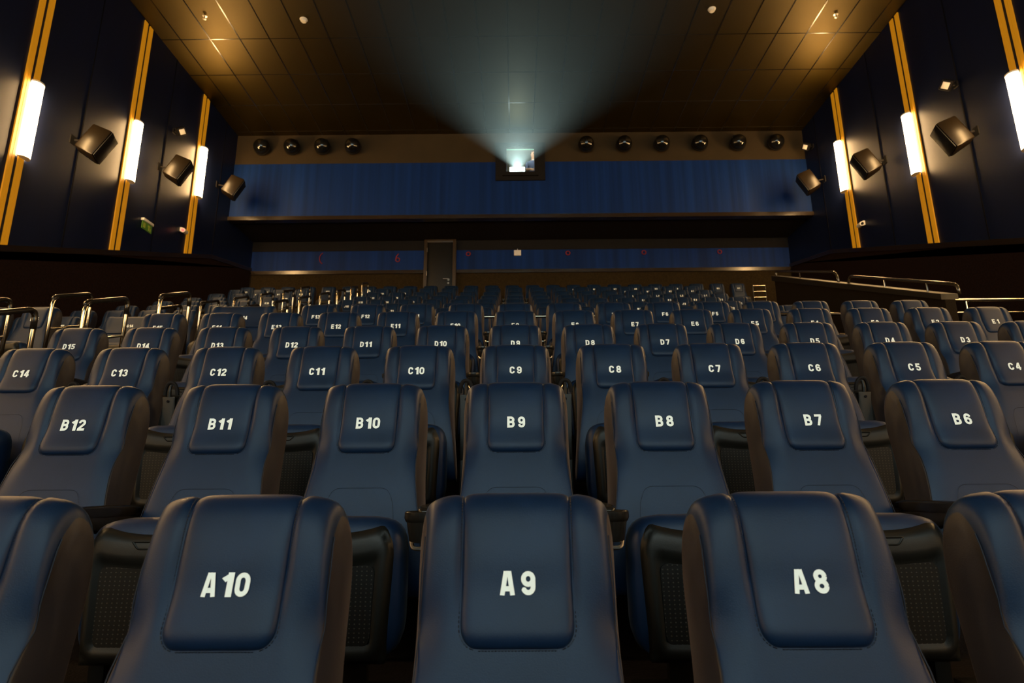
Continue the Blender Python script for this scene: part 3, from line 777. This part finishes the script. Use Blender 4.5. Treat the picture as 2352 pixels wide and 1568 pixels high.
# painted numbers: bold block characters drawn as thick strokes, height 1, width GW
GW, SW = .64, .205
def _arc(cx, cy, rx, ry, a0, a1, n=16):
    return [(cx + rx * math.cos(math.radians(a0 + (a1 - a0) * k / n)), cy + ry * math.sin(math.radians(a0 + (a1 - a0) * k / n))) for k in range(n + 1)]
_l, _r, _b, _t, _c = .1025, .5375, .1025, .8975, .32
STROKES = {
 'A': [[(.09, 0), (.255, 1)], [(.55, 0), (.385, 1)], [(.26, .90), (.38, .90)], [(.17, .27), (.47, .27)]],
 'B': [[(_l, 0), (_l, 1)], [(_l, _t), (.34, _t)] + _arc(.34, .70, .165, .1875, 90, -90) + [(_l, .5125)], [(_l, .5125), (.36, .5125)] + _arc(.36, .3125, .1675, .2, 90, -90) + [(_l, _b)]],
 'C': [_arc(_c, .66, .2075, .2275, 12, 180) + _arc(_c, .34, .2075, .2275, 180, 348)],
 'D': [[(_l, 0), (_l, 1)], [(_l, _t), (.28, _t)] + _arc(.28, .64, .2475, .2475, 90, 0) + _arc(.28, .36, .2475, .2475, 0, -90) + [(_l, _b)]],
 'E': [[(_l, 0), (_l, 1)], [(_l, _t), (.62, _t)], [(_l, .51), (.57, .51)], [(_l, _b), (.64, _b)]],
 'F': [[(_l, 0), (_l, 1)], [(_l, _t), (.62, _t)], [(_l, .49), (.56, .49)]],
 'G': [_arc(_c, .66, .2075, .2275, 15, 180) + _arc(_c, .34, .2075, .2275, 180, 340), [(.5275, .05), (.5275, .48)], [(.36, .42), (.64, .42)]],
 'H': [[(_l, 0), (_l, 1)], [(_r, 0), (_r, 1)], [(_l, .5), (_r, .5)]],
 'I': [[(_c, 0), (_c, 1)]],
 'J': [[(.46, 1), (.46, .34)] + _arc(.27, .32, .19, .2075, 0, -180)],
 'K': [[(_l, 0), (_l, 1)], [(_l, .36), (.56, 1)], [(.24, .52), (.56, 0)]],
 'L': [[(_l, 0), (_l, 1)], [(_l, _b), (.62, _b)]],
 'M': [[(.10, 0), (.10, 1)], [(.60, 0), (.60, 1)], [(.13, .96), (.35, .22)], [(.57, .96), (.35, .22)]],
 'N': [[(_l, 0), (_l, 1)], [(_r, 0), (_r, 1)], [(_l, .98), (_r, .02)]],
 '0': [_arc(_c, .66, .2075, .2275, 0, 180) + _arc(_c, .34, .2075, .2275, 180, 360) + [(_r, .66)]],
 '1': [[(.36, 0), (.36, 1)], [(.36, .87), (.13, .68)]],
 '2': [_arc(_c, .68, .2, .2075, 170, -30) + [(.13, _b + .04)], [(.05, _b), (.62, _b)]],
 '3': [_arc(.30, .70, .19, .1875, 165, -90) , _arc(.30, .31, .215, .1975, 90, -165)],
 '4': [[(.44, 0), (.44, 1)], [(.40, .95), (.10, .33)], [(.03, .30), (.63, .30)]],
 '5': [[(.57, _t), (.15, _t)], [(.16, 1), (.12, .46)], [(.13, .52)] + _arc(.30, .34, .215, .2275, 115, -160)],
 '6': [_arc(_c, .66, .2075, .2275, 20, 180) + [(.1125, .48), (.1125, .30)], _arc(_c, .335, .2075, .2225, 0, 360)],
 '7': [[(.03, _t), (.60, _t)], [(.53, .88), (.25, 0)]],
 '8': [_arc(_c, .705, .185, .1825, 0, 360), _arc(_c, .31, .2075, .1975, 0, 360)],
 '9': [_arc(_c, .34, .2075, .2275, 200, 360) + [(.5275, .52), (.5275, .72)], _arc(_c, .665, .2075, .2225, 0, 360)],
}
GL = {}
def glyph(ch):
    if ch not in GL:
        V, F = [], []; h = SW / 2
        for P in STROKES[ch]:
            for (x0, y0), (x1, y1) in zip(P, P[1:]):
                d = math.hypot(x1 - x0, y1 - y0)
                if d < 1e-6: continue
                nx, ny = -(y1 - y0) / d * h, (x1 - x0) / d * h; b = len(V)
                V += [(x0 + nx, y0 + ny), (x0 - nx, y0 - ny), (x1 - nx, y1 - ny), (x1 + nx, y1 + ny)]; F.append((b, b + 1, b + 2, b + 3))
            for x0, y0 in P[1:-1]:
                b = len(V); V += [(x0 + h * math.cos(math.pi * k / 7), y0 + h * math.sin(math.pi * k / 7)) for k in range(14)]; F.append(tuple(range(b, b + 14)))
        V = [(x, min(1., max(0., y))) for x, y in V]
        x0 = min(v[0] for v in V); x1 = max(v[0] for v in V)
        GL[ch] = ([((x - x0) / (x1 - x0) - .5, y - .5) for x, y in V], F)
    return GL[ch]
def front_y(z):
    lo, hi = 0., 10.
    for _ in range(30):
        m_ = (lo + hi) / 2
        if prof(m_)[1] < z: lo = m_
        else: hi = m_
    a, b = prof(lo - .1), prof(lo + .1); n = Vector((0, -(b[1] - a[1]), b[0] - a[0])).normalized()
    p = Vector((0, *prof(lo))) + n * .016
    return p
FY = [(z * .002, front_y(z * .002)) for z in range(405, 478)]
def flap_y(z):
    best = min(FY, key=lambda e: abs(e[1].z - z)); i = FY.index(best)
    a, b = FY[max(0, i - 1)][1], FY[min(len(FY) - 1, i + 1)][1]
    return a.y + (b.y - a.y) * (z - a.z) / (b.z - a.z)
HGT = .0415
def number_mesh(txt, wide=False):
    L = txt[0]; ds = txt[1:]
    lay = [(L, -.0180, .0275)] + ([(ds, .0205, .0265)] if len(ds) == 1 else [(ds[0], .0020, .0225 if ds[0] == '1' else .027), (ds[1], .0310, .027 if ds[1] != '1' else .0225)])
    if len(ds) == 2: lay[0] = (L, -.0300, .0265)
    if len(ds) == 1 and ds == '1': lay[1] = (ds, .0205, .019)
    V, F = [], []
    off = -.0020; sh = .030 if wide else 0.
    for ch, cx, w in lay:
        gv, gf = glyph(ch)
        for i, f in enumerate(gf):        # every stroke lies a hair above the one before
            b = len(V)
            for k in f:
                x, y = gv[k]; z = T + y * HGT
                V.append((cx + x * w + sh, (flap_y(z) + off if not wide else seat_front(cx + x * w, z) - .003) - .000012 * i, z))
            F.append(tuple(range(b, b + len(f))))
    me = bpy.data.meshes.new('seat_number'); me.from_pydata(V, [], F); me.materials.append(M['number']); me.update(); return me
def seat_front(x, z):
    lo, hi = 0., 10.
    for _ in range(30):
        m_ = (lo + hi) / 2
        if prof(m_)[1] < z: lo = m_
        else: hi = m_
    return prof(lo)[0]

# armrests with cup holders
def arm_meshes():
    D = {}
    bm = bmesh.new(); add_prism_x(bm, -.027, .027, [(-.10, 0), (-.02, 0), (-.02, .56), (-.30, .575), (-.30, .535), (-.12, .50)])
    D['post'] = finish(bm, 'armrest_post', M['gloss_plastic'], bevel=.008)
    bm = bmesh.new(); rbox(bm, (0, -.19, .578), (.030, .20, .022), 3.5); D['arm'] = finish(bm, 'arm_pad', M['gloss_plastic'], smooth='all')
    bm = bmesh.new(); c = (0, -.415, 0)
    add_lathe(bm, [(.001, .500), (.033, .500), (.036, .505), (.044, .555), (.047, .557), (.051, .566), (.051, .582), (.048, .585), (.044, .582), (.041, .56), (.033, .512), (.001, .510)], c, seg=28)
    D['cup'] = finish(bm, 'cup_holder', M['gloss_plastic'])
    bm = bmesh.new(); add_tube(bm, arc_path([(-.03, -.42, .51), (-.02, -.445, .485), (.02, -.445, .485), (.03, -.42, .51)], .012), .006, 8); D['bracket'] = finish(bm, 'cup_bracket', M['steel'])
    bm = bmesh.new(); add_tube(bm, [(-.045, -.15, .44), (-.028, -.15, .44)], .016, 14); add_tube(bm, [(.028, -.15, .44), (.045, -.15, .44)], .016, 14); D['pivot'] = finish(bm, 'seat_pivot', M['steel'])
    # raised arm, its underside to the front
    bm = bmesh.new()
    prof_ = [(.030, .40), (.031, .55), (.033, .70), (.036, .752)]
    a = [bm.verts.new((-w, .03 - .01 * (z > .7), z)) for w, z in prof_] + [bm.verts.new((w, .03 - .01 * (z > .7), z)) for w, z in prof_[::-1]]
    bm.faces.new(a); r = bmesh.ops.extrude_face_region(bm, geom=bm.faces[:]); bmesh.ops.translate(bm, vec=(0, .03, 0), verts=[v for v in r['geom'] if isinstance(v, bmesh.types.BMVert)])
    D['raised'] = finish(bm, 'arm_pad', M['plastic'], bevel=.007)
    bm = bmesh.new()      # arch of the cup ring with a middle rib
    add_tube(bm, [(.034 * math.copysign(abs(math.cos(a)) ** .8, math.cos(a)), .045 - .012 * math.sin(a), .762 + .068 * math.sin(a)) for a in (math.pi * k / 16 for k in range(17))], .0105, 8)
    D['ring'] = finish(bm, 'cup_ring', M['black'])
    bm = bmesh.new(); add_tube(bm, arc_path([(0, .030, .75), (0, .026, .79), (0, .034, .815)], .02), [.010] * 3 + [.008] * (len(arc_path([(0, .030, .75), (0, .026, .79), (0, .034, .815)], .02)) - 3), 8)
    D['rib'] = finish(bm, 'ring_rib', M['plastic'])
    bm = bmesh.new(); add_tube(bm, [(0, .018, .725), (0, .0255, .725)], .007, 12); D['screw'] = finish(bm, 'screw_hole', M['groove'])
    D['post2'] = boxes('armrest_post', M['plastic'], [((-.026, -.02, 0), (.026, .065, .40))], bevel=.006)
    return D
AM = arm_meshes()
def add_armrest(chair, raised):
    x = -PITCH / 2
    if raised:
        p = put('armrest', AM['raised'], chair, (x, 0, 0)); lst = (('armrest_post', 'post2'), ('cup_ring', 'ring'), ('ring_rib', 'rib'), ('screw_hole', 'screw'))
    else:
        p = put('armrest', AM['arm'], chair, (x, 0, 0)); lst = (('armrest_post', 'post'), ('cup_holder', 'cup'), ('cup_bracket', 'bracket'))
    for nm, k in lst: put(nm, AM[k], p)
ROWNAME = dict(zip('ABCDEFGHIJKLMN', 'front second third fourth fifth sixth seventh eighth ninth tenth eleventh twelfth thirteenth back'.split()))
SEAT_N = 0
def seat(row, txt, x, wide=False, detail=2, arm=False):
    global SEAT_N; SEAT_N += 1
    lab = 'navy leather cinema chair numbered %s in the %s row' % (txt, ROWNAME[row]) if not wide else 'extra wide navy cinema chair numbered %s beside the stepped aisle' % txt
    t = thing('cinema_chair', lab, 'cinema chair', (x, ROWY[row], FLOOR[row]), group='chairs in row ' + row)
    W = WIDE if wide else MESH
    put('backrest', W['backrest'], t)
    put('seat_number', number_mesh(txt, wide), t)
    if wide:
        put('crease_band', WIDE['band'], t)
    else:
        f = put('headrest_flap', MESH['flap'], t)
        if detail == 2:
            put('stitching', MESH['stitch'], f); put('stitching', MESH['seam'], t)
            for me in MESH['piping']: put('piping', me, t)
    put('seat_cushion', W['cushion'], t)
    sh = put('seat_shell', W['shell'], t)
    if detail >= 1:
        put('perforated_panel', W['panel'], sh)
        if detail == 2: put('finger_grip', MESH['grip'], sh)
    put('pedestal', PED, t)
    if arm: add_armrest(t, row == 'C')
    return t
def cx(row, n):
    return (9 - n) * PITCH
SKIP = set()
for n in range(11, 6, -1): seat('A', 'A%d' % n, cx('A', n))
for n in range(12, 5, -1): seat('B', 'B%d' % n, cx('B', n), arm=True)
for n in range(14, 3, -1): seat('C', 'C%d' % n, cx('C', n), arm=True)
for n in range(15, 1, -1): seat('D', 'D%d' % n, cx('D', n), arm=True)
for n in range(15, 0, -1): seat('E', 'E%d' % n, cx('E', n), detail=1, arm=True)
for n in range(13, 0, -1): seat('F', 'F%d' % n, cx('F', n), detail=1, arm=True)
seat('F', 'F14', -2.985, wide=True, detail=1)
for k, n in enumerate((15, 16, 17)): seat('F', 'F%d' % n, -5.22 - k * PITCH, detail=1)
seat('G', 'G14', -5.38, wide=True, detail=1)
for k, n in enumerate((16, 17)): seat('G', 'G%d' % n, -6.30 - k * PITCH, detail=0)
for n in range(13, 1, -1): seat('G', 'G%d' % n, cx('G', n), detail=0)
for n in range(13, 0, -1): seat('H', 'H%d' % n, cx('H', n), detail=0)
for n in range(15, 0, -1): seat('I', 'I%d' % n, cx('I', n), detail=0)
for r in 'JKLM':
    for n in range(15, 0, -1): seat(r, '%s%d' % (r, n), cx(r, n), detail=0, arm=n in (8, 9))
for r in 'HIJKLM':
    for k in range(4): seat(r, '%s%d' % (r, (15 if r == 'H' else 16) + k), -5.22 - k * PITCH, detail=0)
for n in range(1, 26): seat('N', 'N%d' % n, 5.872 - (n - 1) * PITCH, detail=0)

# ------------------------------------------------------------------ aisle handrails on the left
def hoop_meshes():
    z1, z2 = 1.02, 1.20; ya, yb = -.36, .17
    bm = bmesh.new(); add_tube(bm, arc_path([(0, ya, .0), (0, ya, z1 - .02), (0, yb, z2), (0, yb, .0)], .10, 6), .019, 12)
    D = [finish(bm, 'hoop', M['rail'], smooth='all')]
    bm = bmesh.new(); pts = arc_path([(0, ya, z1 - .12), (0, ya, z1 - .02), (0, yb, z2), (0, yb, z2 - .16)], .10, 6); add_tube(bm, pts[2:], .0215, 12)
    D.append(finish(bm, 'grip_sleeve', M['rail_grip'], smooth='all'))
    bm = bmesh.new(); add_tube(bm, [(0, ya, z1 - .36), (0, yb, z2 - .36)], .011, 10); D.append(finish(bm, 'middle_bar', M['rail'], smooth='all'))
    bm = bmesh.new()
    for yy in (ya, yb): add_lathe(bm, [(.001, 0), (.05, 0), (.05, .008), (.02, .014), (.02, .02)], (0, yy, 0), seg=16)
    D.append(finish(bm, 'foot_plate', M['rail'])); return D
HM = hoop_meshes()
def hoop(x, row, lab):
    t = thing('aisle_handrail', lab, 'handrail', (x, ROWY[row] - .06, FLOOR[row]), group='hoop handrails along the left aisle')
    for nm, me in zip(('hoop', 'grip_sleeve', 'middle_bar', 'foot_plate'), HM): put(nm, me, t)
for r in 'EFGHIJKL': hoop(-4.72, r, 'hoop handrail on the far left side of the aisle, level with the %s row' % ROWNAME[r])
for r in 'DEFGHIJKLM': hoop(-3.62, r, 'hoop handrail on the seat side of the left aisle, level with the %s row' % ROWNAME[r])

# guard rails of the cross aisle
t = thing('guard_rail', 'long low metal guard rail behind the sixth row of seats', 'guard rail', (0, 6.75, FLOOR['F']))
bm = bmesh.new(); add_tube(bm, [(-3.40, 0, .99), (4.75, 0, .995)], .017, 10); put('top_bar', finish(bm, 'top_bar', M['rail']), t)
bm = bmesh.new(); add_tube(bm, [(-3.40, 0, .75), (4.75, 0, .755)], .010, 10); put('middle_bar', finish(bm, 'middle_bar', M['rail']), t)
for x in (-3.40, -1.62, 0.0, 1.62, 3.24, 4.75):
    bm = bmesh.new(); add_tube(bm, [(x, 0, 0), (x, 0, .99)], .015, 10); put('post', finish(bm, 'post', M['rail']), t)
t = thing('guard_rail', 'high golden guard rail right of seat F1 at the front of the side stair', 'guard rail', (0, 6.92, FLOOR['F']))
bm = bmesh.new(); add_tube(bm, [(5.19, 0, 1.20), (WR - .02, 0, 1.205)], .022, 10); put('top_bar', finish(bm, 'top_bar', M['rail']), t)
bm = bmesh.new(); add_tube(bm, [(5.21, 0, 1.045), (WR - .02, 0, 1.05)], .012, 10); put('middle_bar', finish(bm, 'middle_bar', M['rail']), t)
for x in (5.21, 5.36, 6.5, 7.6):
    bm = bmesh.new(); add_tube(bm, [(x, 0, 0), (x, 0, 1.2)], .014, 10); put('post', finish(bm, 'post', M['rail']), t)

# raked parapet beside the right-hand stair, with its handrails
def ptop(y): return 3.10 + (y - 6.70) * .3985
bm = bmesh.new(); add_prism_x(bm, 5.0, 5.12, [(6.76, 1.96), (11.08, 1.96), (11.08, ptop(11.08)), (6.76, ptop(6.76))])
t = thing('parapet', 'dark raked parapet wall beside the stair on the right', 'parapet', (0, 0, 0))
put('parapet_wall', finish(bm, 'parapet_wall', M['parapet'], smooth=False), t)
bm = bmesh.new(); add_prism_x(bm, 4.96, 5.16, [(6.76, ptop(6.76)), (11.12, ptop(11.12)), (11.12, ptop(11.12) + .105), (6.76, ptop(6.76) + .07)])
c = put('cap_board', finish(bm, 'cap_board', M['cap'], smooth=False), t)
def handrail(lab, pts, brackets):
    bm = bmesh.new(); add_tube(bm, arc_path(pts, .12, 6), .020, 10); t_ = t; h = put('handrail', finish(bm, 'handrail', M['dark_rail'], smooth='all'), t_); h['label'] = lab
    for y, z in brackets:
        bm = bmesh.new(); add_tube(bm, [(5.06, y, z), (5.06, y, ptop(y) + .06)], .010, 8); put('rail_bracket', finish(bm, 'rail_bracket', M['dark_rail']), h)
handrail('short dark handrail with bent ends', [(5.06, 11.12, ptop(11.1) + .08), (5.06, 11.12, 5.05), (5.06, 9.05, 4.29), (5.06, 9.0, ptop(9) + .07)], [(10.2, 4.71)])
handrail('sloping dark handrail with a bent front end', [(5.06, 8.75, ptop(8.75) + .07), (5.06, 8.70, 4.10), (5.06, 6.62, 3.265), (5.06, 6.60, 3.14)], [(7.9, 3.77), (7.1, 3.45)])
t = thing('end_railing', 'three barred metal railing beside the last seat of the back row', 'railing', (0, 14.92, FLOOR['N']))
for z in (.865, .71, .555):
    bm = bmesh.new(); add_tube(bm, [(6.15, 0, z), (6.47, 0, z)], .017, 10); put('bar', finish(bm, 'bar', M['rail']), t)
for x in (6.15, 6.47):
    bm = bmesh.new(); add_tube(bm, [(x, 0, 0), (x, 0, .875)], .016, 10); put('post', finish(bm, 'post', M['rail_grip']), t)
